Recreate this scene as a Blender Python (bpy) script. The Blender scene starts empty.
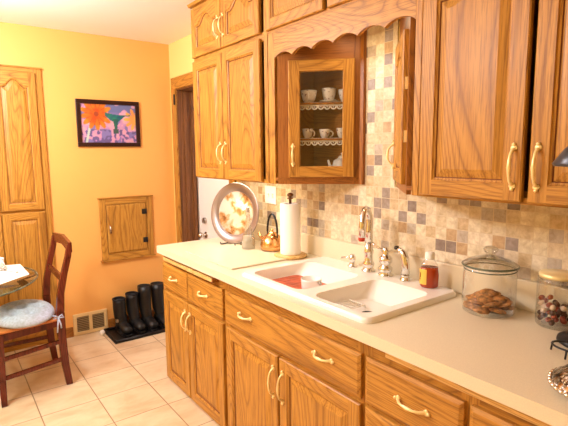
import bpy, math, random
from mathutils import Vector, Matrix
random.seed(7)
PI = math.pi
S = bpy.context.scene
COL = S.collection

# ---------------------------------------------------------------- materials
def lin(c):
    r = []
    for v in c:
        v /= 255.0
        r.append(v/12.92 if v <= .04045 else ((v+.055)/1.055)**2.4)
    return (r[0], r[1], r[2], 1)

class NT:
    def __init__(s, name):
        s.m = bpy.data.materials.new(name); s.m.use_nodes = True
        s.n = s.m.node_tree.nodes; s.l = s.m.node_tree.links
        s.b = s.n['Principled BSDF']
    def add(s, t, **k):
        n = s.n.new(t)
        for a, v in k.items():
            setattr(n, a, v)
        return n
    def link(s, a, b): s.l.new(a, b)
    def coords(s, scale=(1, 1, 1), rand=0.0, loc=(0, 0, 0)):
        tc = s.add('ShaderNodeTexCoord'); out = tc.outputs['Object']
        if rand:
            oi = s.add('ShaderNodeObjectInfo')
            mu = s.add('ShaderNodeMath', operation='MULTIPLY'); mu.inputs[1].default_value = rand
            s.link(oi.outputs['Random'], mu.inputs[0])
            va = s.add('ShaderNodeVectorMath', operation='ADD')
            s.link(out, va.inputs[0]); s.link(mu.outputs[0], va.inputs[1]); out = va.outputs[0]
        mp = s.add('ShaderNodeMapping'); mp.inputs['Scale'].default_value = scale
        mp.inputs['Location'].default_value = loc
        s.link(out, mp.inputs['Vector']); return mp.outputs[0]
    def ramp(s, fac, stops, interp='LINEAR'):
        r = s.add('ShaderNodeValToRGB'); r.color_ramp.interpolation = interp
        e = r.color_ramp.elements
        while len(e) > 1: e.remove(e[0])
        e[0].position = stops[0][0]; e[0].color = lin(stops[0][1])
        for p, c in stops[1:]:
            q = e.new(p); q.color = lin(c)
        s.link(fac, r.inputs[0]); return r.outputs[0]
    def noise(s, vec, scale, detail=3, rough=.5, dist=0):
        n = s.add('ShaderNodeTexNoise'); n.inputs['Scale'].default_value = scale
        n.inputs['Detail'].default_value = detail; n.inputs['Roughness'].default_value = rough
        n.inputs['Distortion'].default_value = dist
        s.link(vec, n.inputs['Vector']); return n.outputs['Fac']
    def bump(s, h, strength=.2, dist=.002):
        b = s.add('ShaderNodeBump'); b.inputs['Strength'].default_value = strength
        b.inputs['Distance'].default_value = dist
        s.link(h, b.inputs['Height']); s.link(b.outputs[0], s.b.inputs['Normal'])
    def mix(s, f, a, b, mode='MIX'):
        m = s.add('ShaderNodeMix', data_type='RGBA', blend_type=mode)
        if isinstance(f, (int, float)): m.inputs[0].default_value = f
        else: s.link(f, m.inputs[0])
        for v, i in ((a, 6), (b, 7)):
            if isinstance(v, tuple): m.inputs[i].default_value = v
            else: s.link(v, m.inputs[i])
        return m.outputs[2]
    def col(s, o): s.link(o, s.b.inputs['Base Color'])

def simple(name, c, rough=.5, metal=0, noise=0.0, nscale=20, coat=0, trans=0, ior=1.45, bump=0, spec=None):
    t = NT(name); b = t.b
    b.inputs['Roughness'].default_value = rough; b.inputs['Metallic'].default_value = metal
    b.inputs['Coat Weight'].default_value = coat; b.inputs['Transmission Weight'].default_value = trans
    b.inputs['IOR'].default_value = ior
    if spec is not None: b.inputs['Specular IOR Level'].default_value = spec
    v = t.coords(rand=3)
    f = t.noise(v, nscale)
    d = tuple(max(0, x*(1-noise)) for x in c); e = tuple(min(255, x*(1+noise*.5)) for x in c)
    t.col(t.ramp(f, [(.3, d), (.7, e)]))
    if bump: t.bump(f, bump, .003)
    return t.m

def oak(name, axis, c_dark, c_mid, c_light, rough=.44):
    """oak with long cathedral figure along axis"""
    t = NT(name)
    sc = [1, 1, 1]; k = 'xyz'.index(axis)
    sc[k] = .12
    v = t.coords(tuple(sc), rand=9)
    n1 = t.noise(v, 3.6, 1.2, .4, .9)            # broad figure, drives ring bands
    mu = t.add('ShaderNodeMath', operation='MULTIPLY'); mu.inputs[1].default_value = 30
    t.link(n1, mu.inputs[0])
    fr = t.add('ShaderNodeMath', operation='FRACT'); t.link(mu.outputs[0], fr.inputs[0])
    sc2 = [1, 1, 1]; sc2[k] = .035
    v2 = t.coords(tuple(sc2), rand=9)
    n2 = t.noise(v2, 260, 3, .6)
    n3 = t.noise(v2, 60, 2, .5)
    c1 = t.ramp(fr.outputs[0], [(0, c_dark), (.10, c_mid), (.55, c_light), (.86, c_mid), (1, c_dark)])
    c2 = t.ramp(n3, [(.3, c_mid), (.7, c_light)])
    c = t.mix(.6, c2, c1)
    pore = t.ramp(n2, [(.38, (132, 100, 78)), (.5, (255, 255, 255))])
    c = t.mix(.42, c, pore, 'MULTIPLY')
    t.col(c)
    t.b.inputs['Roughness'].default_value = rough
    t.b.inputs['Coat Weight'].default_value = .04
    t.b.inputs['Specular IOR Level'].default_value = .38
    t.b.inputs['Coat Roughness'].default_value = .25
    t.bump(n2, .12, .0006)
    return t.m

OD, OM, OL = (114, 66, 18), (176, 120, 42), (198, 144, 60)
M = {}
for a in 'xyz': M['oak_'+a] = oak('honey_oak_grain_'+a, a, OD, OM, OL)
for a in 'xz': M['dark_oak_'+a] = oak('reddish_oak_grain_'+a, a, (96, 54, 16), (146, 88, 32), (168, 106, 42))
M['cherry'] = oak('dark_cherry', 'z', (46, 14, 8), (92, 34, 20), (112, 46, 28), .25)
M['jamb'] = oak('dark_jamb', 'z', (64, 34, 16), (116, 70, 34), (140, 90, 46), .4)
M['gap'] = simple('dark_recess', (112, 58, 28), .7)
M['brass'] = simple('cream_brass', (250, 226, 164), .3, .3)
M['chrome'] = simple('chrome', (225, 222, 216), .09, 1)
M['silver'] = simple('silver', (222, 214, 204), .2, 1)
M['steel'] = simple('brushed_steel', (190, 180, 170), .3, 1)
M['copper'] = simple('copper', (230, 178, 120), .22, 1)
M['charger'] = simple('silver_charger', (156, 144, 140), .34, .8)
M['black'] = simple('black_metal', (22, 20, 20), .4)
M['blackrub'] = simple('black_rubber', (14, 13, 14), .42, noise=.3)
M['fur'] = simple('black_fleece', (26, 22, 24), .9, noise=.6, nscale=200, bump=.8)
M['counter'] = simple('cream_laminate', (230, 215, 184), .34, noise=.03, nscale=300)
M['sink'] = simple('white_enamel', (252, 246, 236), .22, coat=.4)
M['white'] = simple('white_ceramic', (250, 246, 240), .25, coat=.3)
M['paper'] = simple('white_paper', (252, 249, 242), .9, bump=.1, nscale=120)
M['wdoor'] = simple('white_door_paint', (244, 240, 236), .4)
M['plastic'] = simple('white_plastic', (246, 240, 228), .45)
M['red_mat'] = simple('terracotta_mat', (206, 104, 70), .6, noise=.15)
M['cushion'] = simple('blue_grey_cotton', (188, 198, 220), .9, noise=.12, nscale=70, bump=.3)
M['vent'] = simple('beige_vent_paint', (232, 200, 142), .5)
M['dark'] = simple('dark_void', (30, 22, 16), .9)
M['cookie'] = simple('cookie', (178, 124, 68), .85, noise=.45, nscale=60, bump=.9)
M['choc'] = simple('chocolate', (78, 42, 24), .5, noise=.3)
M['nutty'] = simple('pale_candy', (226, 200, 170), .5, noise=.2)
M['redcandy'] = simple('red_brown_candy', (150, 66, 40), .5, noise=.2)
M['honey'] = simple('amber_honey', (190, 66, 10), .1, trans=.25, coat=.5)
M['label'] = simple('yellow_label', (240, 196, 84), .6)
M['woodbase'] = oak('light_wood', 'x', (190, 140, 70), (226, 180, 104), (240, 200, 130))
M['seatwood'] = oak('seat_rail_wood', 'y', (150, 80, 34), (196, 118, 60), (214, 140, 76))
M['redtip'] = simple('red_rubber', (190, 60, 30), .5)

def glass(name, tint=(255, 255, 255), rough=0.0, base=.05):
    """thin clear glass that lets lamp light pass"""
    t = NT(name)
    t.n.remove(t.b)
    tr = t.add('ShaderNodeBsdfTransparent'); tr.inputs[0].default_value = lin(tint)
    gl = t.add('ShaderNodeBsdfGlossy'); gl.inputs['Roughness'].default_value = .03
    lw = t.add('ShaderNodeLayerWeight'); lw.inputs[0].default_value = .5
    mr = t.add('ShaderNodeMapRange'); mr.inputs[3].default_value = base; mr.inputs[4].default_value = .9
    pw = t.add('ShaderNodeMath', operation='POWER'); pw.inputs[1].default_value = 2.0
    t.link(lw.outputs['Facing'], pw.inputs[0]); t.link(pw.outputs[0], mr.inputs[0])
    mx = t.add('ShaderNodeMixShader'); t.link(mr.outputs[0], mx.inputs[0])
    t.link(tr.outputs[0], mx.inputs[1]); t.link(gl.outputs[0], mx.inputs[2])
    t.link(mx.outputs[0], t.n['Material Output'].inputs[0])
    return t.m
M['glass'] = glass('clear_glass', (253, 253, 252))
M['lidglass'] = glass('lid_glass', (240, 240, 236), base=.16)
M['tglass'] = glass('table_glass', (236, 244, 236))
M['edge'] = simple('glass_edge', (120, 132, 112), .15, trans=.5)

def wall_mat(name, c):
    t = NT(name); v = t.coords()
    f = t.noise(v, 90, 4, .6); g = t.noise(v, 1.2, 2)
    t.col(t.ramp(g, [(.3, tuple(x*.985 for x in c)), (.7, c)]))
    t.b.inputs['Roughness'].default_value = .55
    t.bump(f, .12, .002); return t.m
M['orange'] = wall_mat('orange_wall', (240, 174, 92))
M['yellow'] = wall_mat('pale_yellow_wall', (244, 218, 138))  # paler, yellower colour for the back, front and right walls
M['ceiling'] = wall_mat('ceiling_white', (252, 246, 242))

def grid_nodes(t, px, pz, ox, oz, ax, grout):
    """returns (cell vector, grout mask 0 on grout) for a grid in object coordinates"""
    tc = t.add('ShaderNodeTexCoord'); sp = t.add('ShaderNodeSeparateXYZ'); t.link(tc.outputs['Object'], sp.inputs[0])
    cells = []; masks = []
    for o, p, k in ((ox, px, ax[0]), (oz, pz, ax[1])):
        a = t.add('ShaderNodeMath', operation='SUBTRACT'); t.link(sp.outputs[k], a.inputs[0]); a.inputs[1].default_value = o
        d = t.add('ShaderNodeMath', operation='DIVIDE'); t.link(a.outputs[0], d.inputs[0]); d.inputs[1].default_value = p
        f = t.add('ShaderNodeMath', operation='FLOOR'); t.link(d.outputs[0], f.inputs[0]); cells.append(f.outputs[0])
        g = t.add('ShaderNodeMath', operation='FRACT'); t.link(d.outputs[0], g.inputs[0])
        h = t.add('ShaderNodeMath', operation='PINGPONG'); t.link(d.outputs[0], h.inputs[0]); h.inputs[1].default_value = .5
        m = t.add('ShaderNodeMapRange'); t.link(h.outputs[0], m.inputs[0])
        m.inputs[1].default_value = grout*.5/p; m.inputs[2].default_value = grout*1.1/p
        masks.append(m.outputs[0])
    cv = t.add('ShaderNodeCombineXYZ'); t.link(cells[0], cv.inputs[0]); t.link(cells[1], cv.inputs[1])
    mm = t.add('ShaderNodeMath', operation='MINIMUM'); t.link(masks[0], mm.inputs[0]); t.link(masks[1], mm.inputs[1])
    return cv.outputs[0], mm.outputs[0]

def tile_mat():
    t = NT('stone_mosaic_tile')
    cell, mask = grid_nodes(t, .0522, .0522, 3.031, 1.233, (0, 2), .0018)
    wn = t.add('ShaderNodeTexWhiteNoise', noise_dimensions='3D')
    t.link(cell, wn.inputs['Vector'])
    c = t.ramp(wn.outputs['Value'], [(0, (236, 224, 194)), (.16, (224, 206, 170)), (.30, (242, 230, 204)), (.42, (216, 192, 152)),
             (.54, (198, 186, 170)), (.64, (232, 216, 186)), (.76, (166, 152, 142)), (.86, (200, 170, 130)), (.94, (148, 132, 122))], 'CONSTANT')
    v = t.coords(); n = t.noise(v, 45, 4, .6, .5)
    c = t.mix(1.0, c, t.ramp(n, [(.3, (214, 204, 190)), (.7, (255, 255, 255))]), 'MULTIPLY')
    c = t.mix(mask, lin((214, 196, 162)), c)
    t.col(c); t.b.inputs['Roughness'].default_value = .45
    t.bump(mask, .5, .0015); return t.m
M['tile'] = tile_mat()

def floor_mat():
    t = NT('stone_floor_tile')
    cell, mask = grid_nodes(t, .3206, .3206, .5257, -1.0571, (0, 1), .0038)
    wn = t.add('ShaderNodeTexWhiteNoise', noise_dimensions='3D'); t.link(cell, wn.inputs['Vector'])
    va = t.add('ShaderNodeVectorMath', operation='ADD'); tc = t.add('ShaderNodeTexCoord')
    t.link(tc.outputs['Object'], va.inputs[0])
    sc = t.add('ShaderNodeVectorMath', operation='SCALE'); sc.inputs['Scale'].default_value = 5
    t.link(wn.outputs['Color'], sc.inputs[0]); t.link(sc.outputs[0], va.inputs[1])
    mp = t.add('ShaderNodeMapping'); mp.inputs['Scale'].default_value = (1.6, .8, 1)
    t.link(va.outputs[0], mp.inputs[0])
    n = t.noise(mp.outputs[0], 5, 6, .62, .4)
    c = t.ramp(n, [(.3, (204, 172, 134)), (.45, (216, 188, 150)), (.6, (224, 200, 166)), (.75, (212, 182, 142))])
    c = t.mix(mask, lin((150, 120, 88)), c)
    t.col(c); t.b.inputs['Roughness'].default_value = .38
    t.bump(mask, .4, .002); return t.m
M['floor'] = floor_mat()

def floral():
    t = NT('floral_china'); v = t.coords(rand=5)
    n = t.noise(v, 75, 2, .6)
    c = t.ramp(n, [(0, (60, 40, 60)), (.34, (120, 50, 50)), (.38, (246, 240, 232)), (1, (252, 248, 242))])
    t.col(c); t.b.inputs['Roughness'].default_value = .2; return t.m
M['china'] = floral()

def attr_mat(name, rough):
    t = NT(name); a = t.add('ShaderNodeAttribute', attribute_name='paint')
    t.col(a.outputs['Color']); t.b.inputs['Roughness'].default_value = rough; return t.m
M['print'] = attr_mat('floral_print', .35)

def platter_mat():
    t = NT('painted_fruit_centre'); v = t.coords()
    n = t.noise(v, 14, 3, .5, .5)
    c = t.ramp(n, [(.33, (150, 96, 50)), (.42, (222, 168, 106)), (.52, (250, 236, 214)), (.66, (246, 232, 216)), (.75, (214, 180, 160))])
    t.col(c); t.b.inputs['Roughness'].default_value = .12; t.b.inputs['Metallic'].default_value = .35; return t.m
M['platter'] = platter_mat()
def lampmat():
    t = NT('lit_lamp_lens'); t.b.inputs['Emission Color'].default_value = lin((255, 226, 170)); t.b.inputs['Emission Strength'].default_value = 6
    t.b.inputs['Base Color'].default_value = lin((255, 240, 210)); return t.m
M['lamp'] = lampmat()
def hammered():
    t = NT('ornate_silver'); v = t.coords()
    vo = t.add('ShaderNodeTexVoronoi', feature='F1'); vo.inputs['Scale'].default_value = 55; t.link(v, vo.inputs['Vector'])
    t.col(t.ramp(vo.outputs['Distance'], [(0, (235, 228, 220)), (.6, (150, 140, 130)), (1, (50, 40, 34))]))
    t.b.inputs['Metallic'].default_value = 1; t.b.inputs['Roughness'].default_value = .15
    t.bump(vo.outputs['Distance'], 1, .006); return t.m
M['ornate'] = hammered()

# ---------------------------------------------------------------- mesh builder
class MB:
    def __init__(s): s.v = []; s.f = []; s.m = []; s.s = []
    def quad(s, pts, m=0, sm=False):
        b = len(s.v); s.v += [tuple(p) for p in pts]; s.f.append(tuple(range(b, b+len(pts)))); s.m.append(m); s.s.append(sm)
    def box(s, x0, x1, y0, y1, z0, z1, m=0):
        b = len(s.v)
        s.v += [(x, y, z) for z in (z0, z1) for y in (y0, y1) for x in (x0, x1)]
        for f in ((0, 2, 3, 1), (4, 5, 7, 6), (0, 1, 5, 4), (2, 6, 7, 3), (0, 4, 6, 2), (1, 3, 7, 5)):
            s.f.append(tuple(b+i for i in f)); s.m.append(m); s.s.append(False)
        return s
    def prism(s, poly, z0, z1, m=0, axis='z', mcap=None):
        """poly extruded; axis z: poly in xy; axis y: poly (x,z), extruded in y"""
        n = len(poly); b = len(s.v)
        for z in (z0, z1):
            for p in poly: s.v.append((p[0], p[1], z) if axis == 'z' else ((p[0], z, p[1]) if axis == 'y' else (z, p[0], p[1])))
        s.f.append(tuple(b+i for i in range(n))[::-1]); s.f.append(tuple(b+n+i for i in range(n)))
        s.m += [m if mcap is None else mcap]*2; s.s += [False]*2
        for i in range(n):
            j = (i+1) % n; s.f.append((b+i, b+j, b+n+j, b+n+i)); s.m.append(m); s.s.append(False)
        return s
    def rings(s, rings, m=0, sm=True, cap=True, closed=False, ms=None):
        n = len(rings[0]); b = len(s.v)
        for r in rings: s.v += [tuple(p) for p in r]
        R = len(rings)
        for i in range(R-1 if not closed else R):
            k = (i+1) % R
            for j in range(n):
                q = (j+1) % n
                s.f.append((b+i*n+j, b+i*n+q, b+k*n+q, b+k*n+j)); s.m.append(ms[i] if ms else m); s.s.append(sm)
        if cap and not closed:
            s.f.append(tuple(b+j for j in range(n))[::-1]); s.m.append(ms[0] if ms else m); s.s.append(False)
            s.f.append(tuple(b+(R-1)*n+j for j in range(n))); s.m.append(ms[-1] if ms else m); s.s.append(False)
        return s
    def lathe(s, prof, c=(0, 0, 0), n=28, m=0, ms=None, cap=True):
        rr = [[(c[0]+max(r, 1e-4)*math.cos(2*PI*j/n), c[1]+max(r, 1e-4)*math.sin(2*PI*j/n), c[2]+z) for j in range(n)] for r, z in prof]
        return s.rings(rr, m, True, cap, ms=ms)
    def tube(s, path, rad, n=10, m=0, closed=False, flat=1.0):
        path = [Vector(p) for p in path]; R = len(path)
        if not isinstance(rad, (list, tuple)): rad = [rad]*R
        rr = []; up = None
        for i, p in enumerate(path):
            if closed: t = path[(i+1) % R]-path[i-1]
            else: t = path[min(i+1, R-1)]-path[max(i-1, 0)]
            t.normalize()
            if up is None:
                up = Vector((0, 0, 1)) if abs(t.z) < .9 else Vector((1, 0, 0))
            a = t.cross(up).normalized(); up2 = a.cross(t).normalized(); up = up2
            rr.append([p+(a*math.cos(2*PI*j/n)*flat+up2*math.sin(2*PI*j/n))*rad[i] for j in range(n)])
        return s.rings(rr, m, True, True, closed)
    def ball(s, c, r, m=0, n=14, sc=(1, 1, 1)):
        prof = [(math.sin(PI*i/8), -math.cos(PI*i/8)) for i in range(9)]
        rr = [[(c[0]+max(a, .02)*r*sc[0]*math.cos(2*PI*j/n), c[1]+max(a, .02)*r*sc[1]*math.sin(2*PI*j/n), c[2]+b*r*sc[2]) for j in range(n)] for a, b in prof]
        return s.rings(rr, m)
    def build(s, name, mats, parent=None, bevel=0, sub=0, loc=None):
        me = bpy.data.meshes.new(name); me.from_pydata(s.v, [], s.f); me.validate()
        if not isinstance(mats, (list, tuple)): mats = [mats]
        for m in mats: me.materials.append(m)
        if len(me.polygons) == len(s.m):
            me.polygons.foreach_set('material_index', s.m); me.polygons.foreach_set('use_smooth', s.s)
        import bmesh
        bm = bmesh.new(); bm.from_mesh(me); bmesh.ops.recalc_face_normals(bm, faces=bm.faces); bm.to_mesh(me); bm.free()
        me.update()
        o = bpy.data.objects.new(name, me); COL.objects.link(o)
        if parent: o.parent = parent
        if loc: o.location = loc
        if bevel:
            b = o.modifiers.new('bevel', 'BEVEL'); b.width = bevel; b.segments = 2; b.limit_method = 'ANGLE'; b.angle_limit = .6
        if sub:
            b = o.modifiers.new('sub', 'SUBSURF'); b.levels = sub; b.render_levels = sub
        return o

def tag(o, label, cat, group=None):
    o['label'] = label; o['category'] = cat
    if group: o['group'] = group
    return o
def thing(name, label, cat, loc=(0, 0, 0), rot=0, group=None):
    o = bpy.data.objects.new(name, None); COL.objects.link(o); o.location = loc
    o.rotation_euler = (0, 0, rot) if not isinstance(rot, tuple) else rot
    o.empty_display_size = .05
    return tag(o, label, cat, group)
def struct(o): o['kind'] = 'structure'; return o
def dup(root, loc=None, rot=None, label=None, group=None):
    r = root.copy(); COL.objects.link(r)
    if loc is not None: r.location = loc
    if rot is not None: r.rotation_euler = rot
    if label: r['label'] = label
    if group: r['group'] = group
    for ch in root.children:
        c = ch.copy(); COL.objects.link(c); c.parent = r
        for g in ch.children:
            d = g.copy(); COL.objects.link(d); d.parent = c
    return r

# ---------------------------------------------------------------- room shell
ZC = 2.466
XR, YF = 5.6, -4.2
struct(MB().box(-.15, XR, YF, .75, -.06, 0).build('floor', M['floor']))
struct(MB().box(-.15, XR+.1, YF-.1, .75, ZC, ZC+.06).build('ceiling', M['ceiling']))
struct(MB().box(-.12, 0, YF, 0, 0, ZC).build('wall_left', M['orange']))
w = MB()
w.box(-.12, .13, 0, .12, 0, ZC); w.box(.13, 1.04, 0, .12, 2.065, ZC); w.box(1.04, XR, 0, .12, 0, ZC)
struct(w.build('wall_back', M['yellow']))
struct(MB().box(-.12, XR+.1, YF-.1, YF, 0, ZC).build('wall_front', M['yellow']))
struct(MB().box(XR, XR+.1, YF, .12, 0, ZC).build('wall_right', M['yellow']))
b = MB(); b.box(0, .014, -1.045, -.945, 0, .085); b.box(0, .014, -.655, -.001, 0, .085)
struct(b.build('baseboard_left', M['dark_oak_x'], bevel=.003))
# door casing
c = MB()
c.box(.05, .135, -.018, 0, 0, 2.065, 0); c.box(1.035, 1.12, -.018, 0, 0, 2.065, 0); c.box(.05, 1.12, -.018, 0, 2.065, 2.165, 1)
struct(c.build('trim_1', [M['oak_z'], M['oak_x']], bevel=.004))
j = MB()
j.box(.13, .142, 0, .17, 0, 2.065); j.box(1.028, 1.04, 0, .17, 0, 2.065); j.box(.13, 1.04, 0, .17, 2.053, 2.065)
j.box(.142, .152, .05, .085, 0, 2.053); j.box(.142, .160, .12, .15, 0, 2.053)
struct(j.build('trim_2', M['jamb'], bevel=.002))
# exterior door
d = MB(); d.box(.10, 1.08, .17, .215, 0, 2.06)
door = struct(d.build('door_1', M['wdoor'], bevel=.002))
for z0, z1 in ((.95, 1.45), (1.55, 1.95)):
    pm = MB(); pm.box(.70, .95, .165, .170, z0, z1); pm.build('door_panel', M['wdoor'], door, bevel=.004)
k = MB(); k.rings([[(.285+.028*math.cos(a*PI/8), y, .775+.028*math.sin(a*PI/8)) for a in range(16)] for y in (.170, .162)])
k.tube([(.285, .165, .775), (.285, .13, .775)], .010)
k.ball((.285, .115, .775), .028); k.build('door_knob', M['silver'], door)
k = MB(); k.rings([[(.275+.027*math.cos(a*PI/8), y, .905+.027*math.sin(a*PI/8)) for a in range(16)] for y in (.170, .150)])
k.box(.271, .279, .135, .152, .888, .922); k.build('deadbolt', M['steel'], door)
k = MB(); k.box(.142, .158, .160, .170, 0, 2.05); k.build('weather_strip', M['steel'], door)
k = MB()
k.tube([(.132, -.024, 1.93), (.132, -.024, 2.02)], .007); k.box(.126, .136, -.03, -.018, 1.94, 2.01); k.build('hinge', M['black'], door)

# ---------------------------------------------------------------- joinery
DT = .02   # door thickness
def arch_fn(t, rise):
    """cathedral curve, t 0..1, 0 at shoulder -> rise in the middle"""
    a = abs(t-.5)*2
    if a > .78: return 0.0
    q = 1-a/.78
    return rise*(.5-.5*math.cos(PI*min(1, q*1.05)))**.8

def panel_door(parent, name, x0, x1, z0, z1, y, arch=0.0, st=.055, mats=None, open_=False, rail=None):
    """raised-panel door in local coords; outer front at y-DT. returns object"""
    W, H = x1-x0, z1-z0; rail = rail or st
    mats = mats or [M['oak_z'], M['oak_x'], M['gap']]
    m = MB(); yf = y-DT; N = 24 if arch else 1
    def P(u, w, d): return (x0+u, yf+d, z0+w)
    c = .004
    # outer edges with small chamfer
    o = [(0, 0), (W, 0), (W, H), (0, H)]; i_ = [(c, c), (W-c, c), (W-c, H-c), (c, H-c)]
    for a in range(4):
        b = (a+1) % 4
        m.quad([P(*o[a], DT), P(*o[b], DT), P(*o[b], c), P(*o[a], c)], a % 2 == 0)
        m.quad([P(*o[a], c), P(*o[b], c), P(*i_[b], 0), P(*i_[a], 0)], a % 2 == 0)
    if not open_: m.quad([P(*q, DT) for q in o], 0)
    tt = [k/N for k in range(N+1)]
    top = [(st+(W-2*st)*t, H-rail-arch+(arch_fn(t, arch) if arch else 0)) for t in tt]
    m.quad([P(c, c, 0), P(st, c, 0), P(st, H-c, 0), P(c, H-c, 0)], 0)
    m.quad([P(W-st, c, 0), P(W-c, c, 0), P(W-c, H-c, 0), P(W-st, H-c, 0)], 0)
    m.quad([P(st, c, 0), P(W-st, c, 0), P(W-st, rail, 0), P(st, rail, 0)], 1)
    for k in range(N):
        m.quad([P(top[k][0], top[k][1], 0), P(top[k+1][0], top[k+1][1], 0), P(top[k+1][0], H-c, 0), P(top[k][0], H-c, 0)], 1)
    def loop(ins):
        L = [(st+ins, rail+ins), (W-st-ins, rail+ins)]
        for k in range(N, -1, -1):
            t = tt[k]; L.append((st+ins+(W-2*st-2*ins)*t, top[k][1]-ins))
        return L
    if open_:
        seq = [(0, 0), (.004, .006), (.004, DT)]
    else:
        seq = [(0, 0), (.003, .005), (.009, .008), (.012, .012), (.040, .002), (.043, .002)]
    for (ia, da), (ib, db) in zip(seq, seq[1:]):
        A, B = loop(ia), loop(ib); n = len(A)
        for k in range(n):
            q = (k+1) % n
            m.quad([P(*A[k], da), P(*A[q], da), P(*B[q], db), P(*B[k], db)], 2 if (ia in (.009,)) else 0)
    if not open_:
        m.quad([P(*q, seq[-1][1]) for q in loop(seq[-1][0])], 0)
    else:
        # back ring
        m.quad([P(0, 0, DT), P(st, 0, DT), P(st, H, DT), P(0, H, DT)], 0); m.quad([P(W-st, 0, DT), P(W, 0, DT), P(W, H, DT), P(W-st, H, DT)], 0)
        m.quad([P(st, 0, DT), P(W-st, 0, DT), P(W-st, rail, DT), P(st, rail, DT)], 1)
        m.quad([P(st, H-rail, DT), P(W-st, H-rail, DT), P(W-st, H, DT), P(st, H, DT)], 1)
    return m.build(name, mats, parent)

def slab(parent, name, x0, x1, z0, z1, y):
    m = MB(); yf = y-DT; e = .012
    o = [(x0, z0), (x1, z0), (x1, z1), (x0, z1)]; i_ = [(x0+e, z0+e), (x1-e, z0+e), (x1-e, z1-e), (x0+e, z1-e)]
    for a in range(4):
        b = (a+1) % 4
        m.quad([(o[a][0], y, o[a][1]), (o[b][0], y, o[b][1]), (o[b][0], yf+.006, o[b][1]), (o[a][0], yf+.006, o[a][1])])
        m.quad([(o[a][0], yf+.006, o[a][1]), (o[b][0], yf+.006, o[b][1]), (i_[b][0], yf, i_[b][1]), (i_[a][0], yf, i_[a][1])])
    m.quad([(p[0], yf, p[1]) for p in i_]); m.quad([(p[0], y, p[1]) for p in o])
    return m.build(name, M['oak_x'], parent)

def pull(parent, x, z, y, vert=True, L=.118):
    """arched handle with flared feet, on front surface y (front faces -y)"""
    m = MB(); h = L/2
    prof = [(-h+.010, -.001, .0075), (-h+.012, .008, .006), (-h+.022, .020, .0045), (-h*.35, .027, .0045), (0, .028, .0068), (h*.35, .027, .0045), (h-.022, .020, .0045), (h-.012, .008, .006), (h-.010, -.001, .0075)]
    pts = []; rd = []
    for a, d, r in prof:
        pts.append((x, y-d, z+a) if vert else (x+a, y-d, z)); rd.append(r)
    m.tube(pts, rd, 10)
    for s in (-1, 1):
        a = s*(h-.006)
        if vert: m.ball((x, y-.002, z+a), .011, sc=(1.0, .45, .8)); m.ball((x, y-.004, z+s*(h+.004)), .006)
        else: m.ball((x+a, y-.002, z), .011, sc=(.8, .45, 1.0)); m.ball((x+s*(h+.004), y-.004, z), .006)
    return m.build('handle', M['brass'], parent)

def carcass(parent, x0, x1, yb, yf, z0, z1, openings, name='face_frame', bottom_inset=.0, mats=None, th=.018, top=True):
    """hollow case with sides, back, bottom, top; the face frame as solid bars around openings list (ox0,ox1,oz0,oz1)"""
    mats = mats or [M['oak_z'], M['oak_x'], M['gap']]
    m = MB(); ff = yf+.019
    m.box(x0, x0+th, ff, yb, z0, z1, 0); m.box(x1-th, x1, ff, yb, z0, z1, 0)
    m.box(x0+th, x1-th, ff, yb, z0+bottom_inset, z0+bottom_inset+th, 1)
    if top: m.box(x0+th, x1-th, ff, yb, z1-th, z1, 1)
    m.box(x0+th, x1-th, yb-.008, yb, z0+bottom_inset+th, z1-th, 0)
    m.build('cabinet_body', mats, parent)
    f = MB()
    xs = sorted(set([x0, x1]+[o[0] for o in openings]+[o[1] for o in openings]))
    zs = sorted(set([z0, z1]+[o[2] for o in openings]+[o[3] for o in openings]))
    def inside(x, z): return any(o[0] < x < o[1] and o[2] < z < o[3] for o in openings)
    # vertical bars first: columns of cells merged
    for a, b in zip(xs, xs[1:]):
        run = None
        for c, d in zip(zs, zs[1:]):
            if not inside((a+b)/2, (c+d)/2):
                run = (run[0], d) if run else (c, d)
            elif run:
                f.box(a, b, yf, ff, run[0], run[1], 1 if (b-a) > (run[1]-run[0]) else 0); run = None
        if run: f.box(a, b, yf, ff, run[0], run[1], 1 if (b-a) > (run[1]-run[0]) else 0)
    f.build(name, mats, parent)

YU = -.333; YD = YU   # door fronts at YU, frame at YU+DT
FU = YU+DT
ZB, ZS, ZT = 1.345, 2.115, 2.448

# upper cabinet, left
u1 = thing('upper_cabinet', 'tall honey oak upper cabinet with two doors, left of the scalloped valance', 'cabinet', (1.135, 0, ZB))
def L(z): return z-ZB
carcass(u1, 0, 1.985-1.135, -.004, FU, 0, ZS-ZB, [(.03, .82, .02, .745)], bottom_inset=.02)
d = panel_door(u1, 'door', .008, .392, .006, .757, FU); pull(d, .392-.028, .165, YU)
d = panel_door(u1, 'door', .400, .800, .006, .757, FU); pull(d, .400+.028, .165, YU)
u2 = thing('upper_cabinet', 'short honey oak cabinet with two arched doors against the ceiling above the left wall cabinet', 'cabinet', (1.135, 0, ZS))
carcass(u2, 0, 1.985-1.135, -.004, FU, .0, ZT-ZS, [(.03, .82, .02, .30)])
d = panel_door(u2, 'door', .008, .392, .012, .318, FU, arch=.055); pull(d, .392-.028, .135, YU)
d = panel_door(u2, 'door', .400, .800, .012, .318, FU, arch=.055); pull(d, .400+.028, .135, YU)
# above valance
u3 = thing('upper_cabinet', 'short honey oak cabinet with two doors above the scalloped valance', 'cabinet', (1.987, 0, ZS))
carcass(u3, 0, 2.955-1.987, -.004, FU, 0, ZT-ZS, [(.03, .93, .02, .30)])
panel_door(u3, 'door', .006, .452, .012, .318, FU, st=.05); panel_door(u3, 'door', .480, .945, .012, .318, FU, st=.05)
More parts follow.
